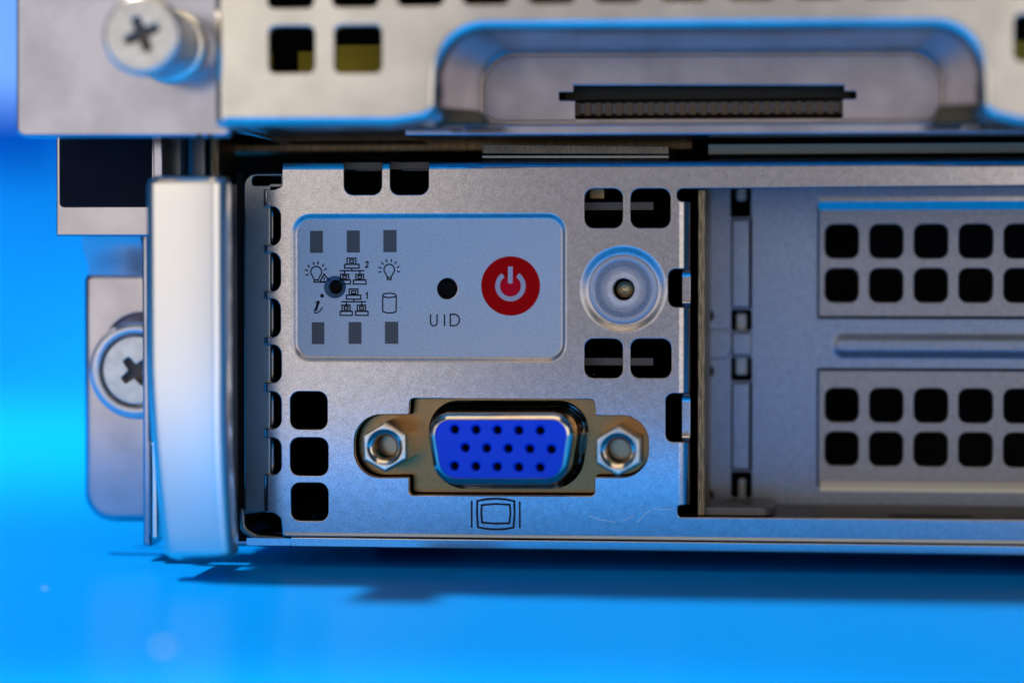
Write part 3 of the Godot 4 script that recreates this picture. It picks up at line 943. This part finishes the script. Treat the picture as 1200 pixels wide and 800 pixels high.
func make_bay(s: Node3D) -> void:
	var zb := -19.0
	# left bracket: upright sheet edge with a foot on the bay floor
	var m := mb()
	plate(m, [[dense(rrect(Rect2(19.977, 5.955, 0.781, 35.187), 0.1), 0.5), 0.1, 0.1]], -2.0, 20.0)
	var foot_y := 5.899
	var f := mb()
	plate(f, [[rpoly([Vector3(20.026, 3.0, 0.2), Vector3(28.116, 3.0, 1.6), Vector3(28.299, 14.0, 1.6), Vector3(20.026, 14.0, 0.2)], 6), 0.15, 0.15], [circle(Vector2(23.721, 7.6), 1.7, 28), 0.3, 0.25]], foot_y + 0.9, 0.85)
	for i in f.v.size():
		f.v[i] = Vector3(f.v[i].x, f.v[i].z, -f.v[i].y)
		f.n[i] = Vector3(f.n[i].x, f.n[i].z, -f.n[i].y)
	var br := build("bay_bracket", m, "cut_edge", s)
	build("bracket_foot", f, "foot_grey", br)
	m = mb()
	disc(m, Vector2(23.721, 7.6), 1.6, 0.0, 24)
	rings(m, circle(Vector2(23.721, 7.6), 1.0, 24), [Vector2(0.3, 0.0), Vector2(0.3, 0.25), Vector2(0.1, 0.32), Vector2(-0.6, 0.32), Vector2(-0.62, 0.1), Vector2(-1, 0.1)])
	for i in m.v.size():
		m.v[i] = Vector3(m.v[i].x, foot_y + 0.5 + m.v[i].z, -m.v[i].y)
		m.n[i] = Vector3(m.n[i].x, m.n[i].z, -m.n[i].y)
	build("foot_screw", m, "foot_grey", br)
	# rear plate with two recessed vents, a rib and the column of slots
	var xr := 90.0
	m = mb()
	var cs := [[rrect(Rect2(20.059, 4.827, xr - 20.059, 43.327 - 4.827), 0.1), 0.1, 0.1]]
	cs.append([rrect(Rect2(32.769, 26.906, xr - 1.0 - 32.769, 40.284 - 26.906), 0.4), 0.02, 0.02])
	cs.append([rrect(Rect2(32.769, 7.754, xr - 1.0 - 32.769, 21.371 - 7.754), 0.4), 0.02, 0.02])
	for r in [Rect2(22.945, 38.573, 2.329, 3.795), Rect2(23.073, 25.613, 2.332, 2.341), Rect2(23.085, 19.854, 2.333, 2.636), Rect2(23.115, 6.459, 2.336, 2.936)]:
		cs.append([rrect(r, 0.15), 0.1, 0.1])
	for c in [Vector3(20.346, 27.264, 0), Vector3(20.359, 20.912, 0), Vector3(20.387, 6.715, 0)]:
		cs.append([circle(Vector2(c.x, c.y), 0.72, 24), 0.1, 0.1])
	# the seams beside the slot column
	for r in [Rect2(25.195, 27.956, 0.243, 10.615), Rect2(25.24, 9.405, 0.243, 10.454)]:
		cs.append([rrect(r, 0.05), 0.04, 0.04])
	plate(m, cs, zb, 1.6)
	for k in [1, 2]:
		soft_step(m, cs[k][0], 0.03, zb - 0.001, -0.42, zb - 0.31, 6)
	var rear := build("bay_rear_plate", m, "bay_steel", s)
	m = mb()   # the dark space behind it
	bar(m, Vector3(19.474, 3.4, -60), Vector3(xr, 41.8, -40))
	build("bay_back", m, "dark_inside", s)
	# tongues in the slots and the bars between them
	for r in [Rect2(23.498, 40.353, 1.363, 3.026), Rect2(23.533, 25.298, 1.365, 2.349), Rect2(23.447, 20.303, 1.561, 2.449), Rect2(23.773, 5.685, 1.074, 2.946)]:
		m = mb()
		slab(m, r, zb - 1.9, 0.7, 0.4, 0.25)
		build("slot_tongue", m, "strip_steel", rear)
	for r in [Rect2(23.058, 28.149, 2.137, 10.23), Rect2(23.1, 9.59, 2.14, 10.068), Rect2(23.079, 22.686, 2.332, 2.732)]:
		m = mb()
		slab(m, r, zb + 0.35, 0.4, 0.15, 0.3)
		build("slot_bar", m, "bay_steel", rear)
	m = mb()   # flat rivet
	plate(m, [[rpoly([Vector3(19.67, 24.038, 0.5), Vector3(20.641, 25.751, 0.5), Vector3(22.589, 25.755, 0.5), Vector3(23.565, 24.05, 0.5), Vector3(22.596, 22.338, 0.5), Vector3(20.648, 22.33, 0.5)], 4), 0.14, 0.12]], zb + 0.13, 0.2)
	build("rivet", m, "bay_steel", rear)
	m = mb()   # raised rib
	var ro := rrect(Rect2(34.409, 22.343, xr - 3.0 - 34.409, 25.45 - 22.343), 1.45, 10)
	soft_step(m, ro, 0.05, zb - 0.01, -1.2, zb + 0.3, 12)
	plate(m, [[rrect(Rect2(34.409 + 1.15, 22.343 + 1.15, xr - 5.3 - 34.409, 25.45 - 22.343 - 2.3), 0.3, 10), 0.01, 0.01]], zb + 0.3, 0.2)
	build("pressed_rib", m, "bay_steel", rear)
	for v in [[Rect2(33.706, 33.849, 3.814, 3.843), 236.0, 26.694, 40.507, 33.848 - 28.836], [Rect2(33.765, 15.182, 3.82, 3.855), 431.0, 7.476, 21.53, 15.19 - 10.211]]:
		m = mb()
		var vc := [[rrect(Rect2(32.58, v[2], xr - 0.6 - 32.58, v[3] - v[2]), 0.2), 0.05, 0.05]]
		for r in grid_rects(v[0], 38.766 - 33.742, v[4], 9, 2):
			vc.append([rrect(r, 1.0), 0.14, 0.14])
		plate(m, vc, zb - 0.3, 0.9)
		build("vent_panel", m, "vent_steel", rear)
	# lips along the vents: one facing down at the top, one facing up at the bottom
	m = mb()
	lip(m, 32.962, xr - 1.5, 40.284, 39.316, zb - 0.29, zb + 0.06)
	build("vent_lip", m, "panel_steel", rear)
	m = mb()
	lip(m, 33.252, xr - 1.5, 7.802, 8.387, zb - 0.29, zb + 0.12)
	build("vent_lip", m, "lip_steel", rear)
	m = mb()   # floor of the bay with a shallow round mark, and its ceiling
	bar(m, Vector3(20.147, 5.854 - 1.2, -60), Vector3(xr, 5.854 - 0.06, -1.0))
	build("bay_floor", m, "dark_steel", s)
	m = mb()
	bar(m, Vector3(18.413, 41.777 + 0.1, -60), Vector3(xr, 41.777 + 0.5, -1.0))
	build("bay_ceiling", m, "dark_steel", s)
	m = mb()
	rings(m, circle(Vector2(44.999, 6.0), 4.6, 40), [Vector2(0, 0), Vector2(-0.2, 0.22), Vector2(-4.6, 0.25)])
	for i in m.v.size():
		m.v[i] = Vector3(m.v[i].x, 5.854 - 0.06 + m.v[i].z, -m.v[i].y)
		m.n[i] = Vector3(m.n[i].x, m.n[i].z, -m.n[i].y)
	build("floor_boss", m, "dark_steel", s)

func lip(m: Dictionary, x0: float, x1: float, ya: float, yb: float, z_back: float, z_front: float) -> void:
	# a slanted strip from the rim (ya, front) to the panel (yb, back)
	var d := signf(yb - ya)
	var a := Vector3(x0, ya, z_front)
	var b := Vector3(x1, ya, z_front)
	var c := Vector3(x1, yb, z_back)
	var e := Vector3(x0, yb, z_back)
	flat_quad(m, a, b, c, e, Vector3(0, d, 1))
	flat_quad(m, a, b, b - Vector3(0, d * 0.5, 0), a - Vector3(0, d * 0.5, 0), Vector3(0, 0, 1))
	flat_quad(m, a, e, Vector3(x0, ya, z_back), a, Vector3(-1, 0, 0))

func make_lower_ear(s: Node3D) -> void:
	# the mounting ear left of the handle: upper field, joggle, lower field
	var zu := -1.0
	var zl := -10.0
	var m := mb()
	plate(m, [[rpoly([Vector3(-50.901, 36.195, 0.15), Vector3(-38.655, 36.175, 0.15), Vector3(-38.602, 50.879, 0.1), Vector3(-50.83, 50.972, 0.1)], 4), 0.25, 0.25]], zu, 1.6)
	var ear := build("mounting_ear", m, "pale_steel", s)
	m = mb()
	slab(m, Rect2(-50.477, 39.382, 10.506, 8.733), zu + 0.06, 0.1, 0.55, 0.04, 6)
	build("dark_patch", m, "dark_blue_print", ear)
	m = mb()
	var sp := []
	for k in 13:
		var t := k / 12.0
		sp.append(Vector2(lerpf(36.341, 31.562, t), lerpf(-5.0, -10.4, t * t * (3.0 - 2.0 * t) * 0.5 + t * 0.5)))
	var sn := []
	for k in 13:
		var d: Vector2 = sp[mini(k + 1, 12)] - sp[maxi(k - 1, 0)]
		sn.append(Vector3(0, d.y, -d.x).normalized())
	for k in 12:
		var xl := lerpf(-49.201, -49.741, k / 12.0)
		var xl2 := lerpf(-49.201, -49.741, (k + 1) / 12.0)
		quad(m, Vector3(xl, sp[k].x, sp[k].y), Vector3(-42.446, sp[k].x, sp[k].y), Vector3(-42.446, sp[k + 1].x, sp[k + 1].y), Vector3(xl2, sp[k + 1].x, sp[k + 1].y), sn[k], sn[k], sn[k + 1], sn[k + 1])
	for k in 12:
		flat_quad(m, Vector3(-49.201, sp[k].x, sp[k].y - 0.9), Vector3(-42.446, sp[k].x, sp[k].y - 0.9), Vector3(-42.446, sp[k + 1].x, sp[k + 1].y - 0.9), Vector3(-49.201, sp[k + 1].x, sp[k + 1].y - 0.9), Vector3(0, 1, -1))
	build("ear_step", m, "washer_pale", ear)
	m = mb()
	plate(m, [[rpoly([Vector3(-50.533, 3.666, 3.4), Vector3(-42.251, 3.757, 0.2), Vector3(-42.143, 32.339, 0.2), Vector3(-50.404, 32.34, 1.2)], 10), 0.95, 0.95], [circle(Vector2(-43.569, 23.017), 4.6, 40), 0.2, 0.2]], zl, 1.8)
	bar(m, Vector3(-51.685, 12.084, zl - 9.0), Vector3(-44.496, 31.148, zl - 8.0))
	build("ear_foot", m, "pale_steel", ear)
	# captive screw with its pale ring
	var c := Vector2(-43.708, 21.166)
	m = mb()
	rings(m, circle(c, 4.6, 56), [Vector2(0.95, -11.5), Vector2(0.95, -8.4), Vector2(0.87, -8.0), Vector2(0.65, -7.75), Vector2(0.3, -7.6), Vector2(-0.25, -7.55), Vector2(-0.4, -7.7), Vector2(-0.45, -9.6)])
	var ring := build("screw_ring", m, "washer_pale", ear)
	m = mb()
	plate(m, [[circle(c, 3.95, 56), 0.3, 0.25], [cross_outline(c + Vector2(-0.1, -0.1), 1.75, 0.42, deg_to_rad(38)), 0.12, 0.12]], -7.8, 2.0)
	build("screw_head", m, "screw_metal", ear)
	m = mb()
	disc(m, c, 3.0, -9.1, 30)
	build("screw_recess", m, "dark_steel", ear)
	m = mb()
	slab(m, Rect2(-40.422, 2.769, 0.672, 10.623), -2.0, 6.0, 0.1, 0.2)
	build("ear_flange", m, "handle_metal", ear)
	m = mb()
	slab(m, Rect2(-42.005, 1.669, 0.973, 35.977), -4.0, 10.0, 0.2, 0.4)
	build("ear_flange", m, "ear_steel", ear)
	# upright sheets seen in the gap above the handle
	m = mb()
	slab(m, Rect2(-38.579, 41.808, 1.036, 5.977), 4.0, 8.0, 0.1, 0.2)
	build("upright_sheet", m, "ear_steel", s)
	m = mb()
	slab(m, Rect2(-41.421, 37.996, 2.59, 10.709), -12.0, 4.0, 0.1, 0.2)
	build("upright_sheet", m, "dark_steel", s)
	m = mb()
	slab(m, Rect2(-37.749, 40.786, 2.352, 7.67), -8.0, 6.0, 0.1, 0.7)
	build("upright_sheet", m, "strip_steel", s)
	m = mb()
	slab(m, Rect2(-34.731, 40.717, 1.166, 7.61), -6.0, 8.0, 0.1, 0.3)
	build("upright_sheet", m, "cut_edge", s)
	# the handle: a rounded bar, its lower end leaning back
	m = mb()
	var st := []
	for k in 7:
		st.append(0.0004 + 0.0236 * k * k / 36.0)
	for k in range(1, 20):
		st.append(lerpf(0.024, 0.976, k / 20.0))
	for k in 7:
		st.append(1.0 - st[6 - k])
	var top := Vector2(-32.555, 42.28)
	var bot := Vector2(-31.382, 2.202)
	var half := -28.138 - -32.465
	var prev := []
	var cap := []
	for k in st.size():
		var t: float = st[k]
		var inset := 0.0
		var e := minf(t, 1.0 - t) * (top.y - bot.y)
		if e < 1.0:
			inset = 1.0 - sqrt(maxf(0.0, 1.0 - (1.0 - e) * (1.0 - e)))
		var cx := lerpf(top.x, bot.x, clampf((t - 0.45) / 0.55, 0, 1) ** 2)
		var y := lerpf(top.y, bot.y, t)
		var zf := 14.6 - 0.6 * t ** 4
		var ring_pts := []
		var hw := half * (1.0 - 0.13 * clampf((t - 0.5) / 0.5, 0.0, 1.0))
		var o := rrect(Rect2(cx - hw + inset, zf - 4.2, hw * 2 - inset * 2.0, 4.2 - inset * 0.7), 1.5, 8)
		var en := edge_normals(clean(o, true))
		o = clean(o, true)
		for i in o.size():
			var ny := clampf(1.0 - e / 1.0, 0.0, 1.0)
			var nn := Vector3(en[2][i].x * sqrt(1.0 - ny * ny), ny if t < 0.5 else -ny, en[2][i].y * sqrt(1.0 - ny * ny))
			nn = (nn + Vector3(0, -0.055 * t * t * t * maxf(0.0, en[2][i].y), 0)).normalized()
			ring_pts.append([Vector3(o[i].x, y, o[i].y), nn])
		if prev.size() == ring_pts.size():
			for i in ring_pts.size():
				var j := (i + 1) % ring_pts.size()
				quad(m, prev[i][0], prev[j][0], ring_pts[j][0], ring_pts[i][0], prev[i][1], prev[j][1], ring_pts[j][1], ring_pts[i][1])
		if k == 0 or k == st.size() - 1:
			var nn := Vector3(0, 1 if k == 0 else -1, 0)
			for i in range(1, ring_pts.size() - 1):
				tri(m, ring_pts[0][0], ring_pts[i][0], ring_pts[i + 1][0], nn, nn, nn)
		prev = ring_pts
	var handle := build("handle", m, "handle_metal", s)
	m = mb()   # the web that joins it to the ear
	bar(m, Vector3(top.x - 2.4, bot.y + 5.0, 3.0), Vector3(top.x - 1.2, top.y - 5.0, 11.0))
	build("handle_web", m, "dark_steel", handle)
	m = mb()   # its two legs, back to the ear
	bar(m, Vector3(top.x - 3.2, top.y - 6.0, -1.5), Vector3(top.x - 2.0, top.y - 1.8, 11.0))
	build("handle_leg", m, "dark_steel", handle)
	m = mb()
	bar(m, Vector3(bot.x - 3.2, bot.y + 1.8, -1.5), Vector3(bot.x - 2.0, bot.y + 6.0, 10.4))
	build("handle_leg", m, "dark_steel", handle)

# ---------------------------------------------------------------- upper server
func make_upper_server() -> void:
	var s := thing("rack_server")
	tag(s, "cream fronted server stacked on top, with square vent holes and arched recess", "server")
	var ze := 14.0
	var zf := 20.0
	var xr := 96.0
	# ear with its thumb screw
	var m := mb()
	plate(m, [[rpoly([Vector3(-50.688, 46.32, 1), Vector3(-27.943, 46.183, 0.8), Vector3(-27.579, 47.328, 0.5), Vector3(-27.526, 65.642, 0), Vector3(-50.585, 65.972, 0)], 6), 0.4, 0.4]], ze, 1.6)
	var ear := build("mounting_ear", m, "ear_steel", s)
	m = mb()
	for c in [Vector3(-31.101, 46.379, 0), Vector3(-29.927, 46.372, 0)]:
		disc(m, Vector2(c.x, c.y), 0.22, ze + 0.02, 12)
	build("edge_nick", m, "dark_inside", ear)
	m = mb()
	var cb := Vector2(-33.902, 55.623)
	rings(m, circle(cb, 3.6, 48), [Vector2(0.3, ze), Vector2(0.3, ze + 0.8), Vector2(0.1, ze + 1.1), Vector2(-0.5, ze + 1.2), Vector2(-0.5, ze + 2.5)])
	build("screw_collar", m, "screw_metal", ear)
	var zs := 25.5
	var c := Vector2(-34.197, 55.763)
	m = mb()
	rings(m, circle(c, 3.4, 48), [Vector2(-0.3, ze), Vector2(-0.3, ze + 2.0), Vector2(0.1, ze + 2.2), Vector2(0.1, zs - 2.0), Vector2(0.45, zs - 1.9)])
	build("screw_shank", m, "screw_metal", ear)
	m = mb()
	plate(m, [[circle(c, 3.98, 56), 0.6, 0.5], [cross_outline(c + Vector2(0.05, 0.1), 1.85, 0.42, deg_to_rad(22)), 0.1, 0.1]], zs, 2.4)
	build("screw_head", m, "screw_metal", ear)
	m = mb()
	disc(m, c, 2.6, zs - 1.2, 30)
	build("screw_recess", m, "dark_steel", ear)

	# face with rows of square holes and the arch
	var arch := [Vector3(-9.627, 46.781, 0.3), Vector3(-5.212, 47.435, 2), Vector3(-4.86, 56.388, 7.2), Vector3(48.223, 56.068, 7.2), Vector3(48.511, 47.321, 2), Vector3(52.215, 46.379, 0.3)]
	var outer := [Vector3(-28.162, 46.901, 0.7)]
	outer.append_array(arch)
	outer.append_array([Vector3(xr, 46.377, 0), Vector3(xr, 65.182, 0), Vector3(-28.23, 65.182, 0)])
	var cs := [[rpoly(outer, 12), 1.15, 1.15]]
	for r in [Rect2(-22.427, 52.347, 4.635, 4.634), Rect2(-15.699, 52.286, 4.781, 4.706), Rect2(51.678, 52.851, 4.421, 4.483), Rect2(57.977, 52.792, 4.396, 4.471)]:
		cs.append([rrect(r, 0.75), 0.2, 0.2])
	for k in 13:
		var r := Rect2(lerpf(-22.502, 56.836, k / 12.0), 58.859 + k * 0.04, 4.617, 4.617)
		cs.append([rrect(r, 0.75), 0.2, 0.2])
	m = mb()
	plate(m, cs, zf, 1.4)
	var face := build("front_face", m, "upper_steel", s)
	m = mb()   # side, bottom and rear of the case, a board behind the holes
	bar(m, Vector3(-27.7, 46.874, -110), Vector3(-27.7 + 1.0, 80, zf - 1.4))
	build("case_side", m, "upper_steel", s)
	m = mb()   # the rail carrier behind the ear
	bar(m, Vector3(-50.0, 48.6, -110), Vector3(-27.7 - 0.2, 81, 12.0))
	build("rail_carrier", m, "dark_steel", s)
	m = mb()
	bar(m, Vector3(-27.7, 46.816 + 0.3, -110), Vector3(-5.922, 46.816 + 1.1, 18.2))
	build("case_bottom", m, "upper_steel", s)
	m = mb()
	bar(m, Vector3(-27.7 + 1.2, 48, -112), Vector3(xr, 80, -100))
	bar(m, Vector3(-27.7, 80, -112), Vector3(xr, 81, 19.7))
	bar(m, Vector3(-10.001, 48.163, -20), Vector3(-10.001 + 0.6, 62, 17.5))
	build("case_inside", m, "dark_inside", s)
	m = mb()
	bar(m, Vector3(-21.421, 53.01 - 1.0, 8), Vector3(-19.782, 55.324, 10))
	build("circuit_board", m, "olive_board", s)
	m = mb()
	bar(m, Vector3(-17.601, 53.01 - 1.0, 8), Vector3(-12.526, 55.947, 10))
	build("circuit_board", m, "olive_board", s)
	m = mb()
	bar(m, Vector3(51.865, 53.777 - 1.0, 8), Vector3(56.988, 55.678, 10))
	build("circuit_board", m, "olive_board", s)
	# recess: sloping wall from the arch to a flat back
	var inner := [Vector3(-4.56, 47.5, 0.3), Vector3(-2.9, 48.584, 1.2), Vector3(-2.898, 55.695, 4.6), Vector3(45.636, 55.4, 4.6), Vector3(45.666, 48.431, 1.2), Vector3(47.528, 47.168, 0.3)]
	var a := rpoly(arch, 12)
	var b := rpoly(inner, 12)
	m = mb()
	var rows := [[0.0, 19.6], [0.12, 18.6], [0.55, 10.0], [0.86, 4.0], [0.96, 2.5], [1.0, 2.0]]
	for i in a.size() - 1:
		for k in rows.size() - 1:
			var q := []
			for w in [[i, k], [i + 1, k], [i + 1, k + 1], [i, k + 1]]:
				var p := a[w[0]].lerp(b[w[0]], rows[w[1]][0])
				q.append(Vector3(p.x, p.y, rows[w[1]][1]))
			flat_quad(m, q[0], q[1], q[2], q[3], Vector3(21.52, 49.691, 40) - q[0])
	build("recess_wall", m, "wall_steel", face)
	m = mb()
	var bc := PackedVector2Array(b)
	plate(m, [[bc, 0.02, 0.02], [rpoly([Vector3(5.269, 51.437, 0.2), Vector3(6.823, 51.425, 0.1), Vector3(6.823, 52.06, 0.1), Vector3(35.527, 51.822, 0.1), Vector3(35.529, 51.284, 0.1), Vector3(36.777, 51.274, 0.2), Vector3(36.78, 50.466, 0.2), Vector3(35.353, 50.477, 0.1), Vector3(35.36, 48.413, 0.3), Vector3(7.008, 48.426, 0.3), Vector3(7.007, 50.515, 0.1), Vector3(5.27, 50.528, 0.2)], 3), 0.15, 0.15]], 2.0, 1.0)
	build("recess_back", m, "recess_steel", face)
	m = mb()
	plate(m, [[rpoly([Vector3(-2.574, 48.467, 1.5), Vector3(-2.572, 55.203, 4.2), Vector3(45.352, 54.923, 4.2), Vector3(45.38, 48.32, 1.5)], 10), 0.06, 0.05], [rpoly([Vector3(5.269, 51.437, 0.2), Vector3(6.823, 51.425, 0.1), Vector3(6.823, 52.242, 0.1), Vector3(35.526, 52.002, 0.1), Vector3(35.529, 51.284, 0.1), Vector3(36.777, 51.274, 0.2), Vector3(36.78, 50.466, 0.2), Vector3(35.353, 50.477, 0.1), Vector3(35.36, 48.377, 0.3), Vector3(7.008, 48.426, 0.3), Vector3(7.007, 50.515, 0.1), Vector3(5.27, 50.528, 0.2)], 3), 0.12, 0.12]], 2.08, 0.07)
	build("connector_plate", m, "recess_pale", face)
	m = mb()
	slab(m, Rect2(6.093, 48.932, 30.174, 1.631), 0.2, 6.0, 0.2, 0.4)
	var conn := build("slot_connector", m, "dark_steel", s)
	m = mb()
	slab(m, Rect2(5.539, 50.633, 30.919, 1.728), -0.6, 6.0, 0.2, 0.3)
	slab(m, Rect2(5.541, 47.994, 30.928, 1.092), -1.2, 6.0, 0.2, 0.2)
	build("connector_body", m, "connector_brown", conn)
	for k in 26:
		m = mb()
		var x := lerpf(7.118, 35.274, k / 25.0)
		bar(m, Vector3(x - 0.3, 49.024, 0.2), Vector3(x + 0.3, 50.383, 0.5))
		build("contact", m, "contact_rust", conn)
	m = mb()   # bottom plate of the case across the recess
	plate(m, [[rpoly([Vector3(-10.937, 46.739, 0.2), Vector3(xr, 46.518, 0), Vector3(xr, 47.708, 0), Vector3(-10.935, 47.825, 0.2)]), 0.2, 0.2]], 5.0, 110.0)
	build("bottom_plate", m, "ear_steel", s)
	# turned-in ends of the arch
	for q in [[Vector3(-10.43, 47.246, 0.2), Vector3(-7.25, 48.444, 0.8), Vector3(-5.135, 49.038, 0.6), Vector3(-1.708, 48.752, 0.6), Vector3(-0.744, 47.703, 0.3), Vector3(-1.27, 47.185, 0.2)], [Vector3(43.971, 47.314, 0.3), Vector3(44.722, 48.927, 0.6), Vector3(48.171, 49.071, 0.6), Vector3(49.937, 48.293, 0.8), Vector3(53.293, 46.997, 0.2), Vector3(44.31, 46.886, 0.2)]]:
		m = mb()
		plate(m, [[rpoly(q, 4), 0.35, 0.35]], 15.0, 3.0)
		build("arch_end", m, "foot_brown", face)

	# what fills the gap between the two servers
	m = mb()
	slab(m, Rect2(-41.194, 45.921, 18.908 - -41.194, 46.986 - 45.921), -14.0, 6.0, 0.2, 0.3)
	build("slide_rail", m, "cut_edge", s)
	m = mb()
	slab(m, Rect2(20.91, 44.912, xr - 20.91, 46.197 - 44.912), -4.0, 60.0, 0.1, 0.2)
	build("slide_rail", m, "rail_olive", s)
	m = mb()
	plate(m, [[rpoly([Vector3(-3.371, 45.077, 0.1), Vector3(16.865, 44.923, 0.1), Vector3(16.864, 45.793, 0.1), Vector3(-3.37, 46.092, 0.3)], 4), 0.1, 0.1]], -1.0, 30.0)
	build("clip_plate", m, "clip_edge", s)
	m = mb()
	plate(m, [[rpoly([Vector3(-3.496, 44.614, 0.05), Vector3(16.814, 44.51, 0.05), Vector3(16.813, 44.832, 0.05), Vector3(-3.496, 44.939, 0.05)], 4), 0.05, 0.05]], -2.0, 30.0)
	build("clip_plate", m, "strip_steel", s)
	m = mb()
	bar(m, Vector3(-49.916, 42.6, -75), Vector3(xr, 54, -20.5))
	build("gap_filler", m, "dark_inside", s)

func make_small_things() -> void:
	var c := Vector3(-45.553, 0, 21.5)
	tag(chip("paint_chip", c, 0.14), "tiny white chip lying on the blue table left of the handle", "crumb")
	c = Vector3(-22.984, 0, 61.0)
	tag(chip("paint_chip", c, 0.42), "blurred white crumb on the blue table near the front edge of the picture", "crumb")
	var m := mb()
	for k in 40:
		var p := Vector3(rng.randf_range(-70, 80), 0, rng.randf_range(4, 90))
		var r := rng.randf_range(0.02, 0.05)
		for i in 6:
			var a := Vector3(cos(TAU * i / 6) * r, 0, sin(TAU * i / 6) * r)
			var b := Vector3(cos(TAU * (i + 1) / 6) * r, 0, sin(TAU * (i + 1) / 6) * r)
			flat_quad(m, p + a, p + b, p + b * 0.5 + Vector3(0, r, 0), p + a * 0.5 + Vector3(0, r, 0), a + b + Vector3.UP)
			tri(m, p + Vector3(0, r, 0), p + a * 0.5 + Vector3(0, r, 0), p + b * 0.5 + Vector3(0, r, 0), Vector3.UP, Vector3.UP, Vector3.UP)
	var o := build("dust", m, "chip_white", self)
	tag(o, "fine pale dust specks scattered over the blue tabletop", "dust", "", "stuff")

func chip(called: String, at: Vector3, r: float) -> MeshInstance3D:
	var m := mb()
	var n := 9
	var rim := []
	for i in n:
		var k := r * rng.randf_range(0.7, 1.25)
		rim.append(Vector3(cos(TAU * i / n) * k * 1.5, 0, sin(TAU * i / n) * k))
	for i in n:
		var a: Vector3 = rim[i]
		var b: Vector3 = rim[(i + 1) % n]
		var u := Vector3(0, r * 0.7, 0)
		flat_quad(m, at + a, at + b, at + b * 0.7 + u, at + a * 0.7 + u, a + b + Vector3.UP * 0.1)
		tri(m, at + u * 1.2, at + a * 0.7 + u, at + b * 0.7 + u, Vector3.UP, Vector3.UP, Vector3.UP)
	return build(called, m, "chip_white", self)
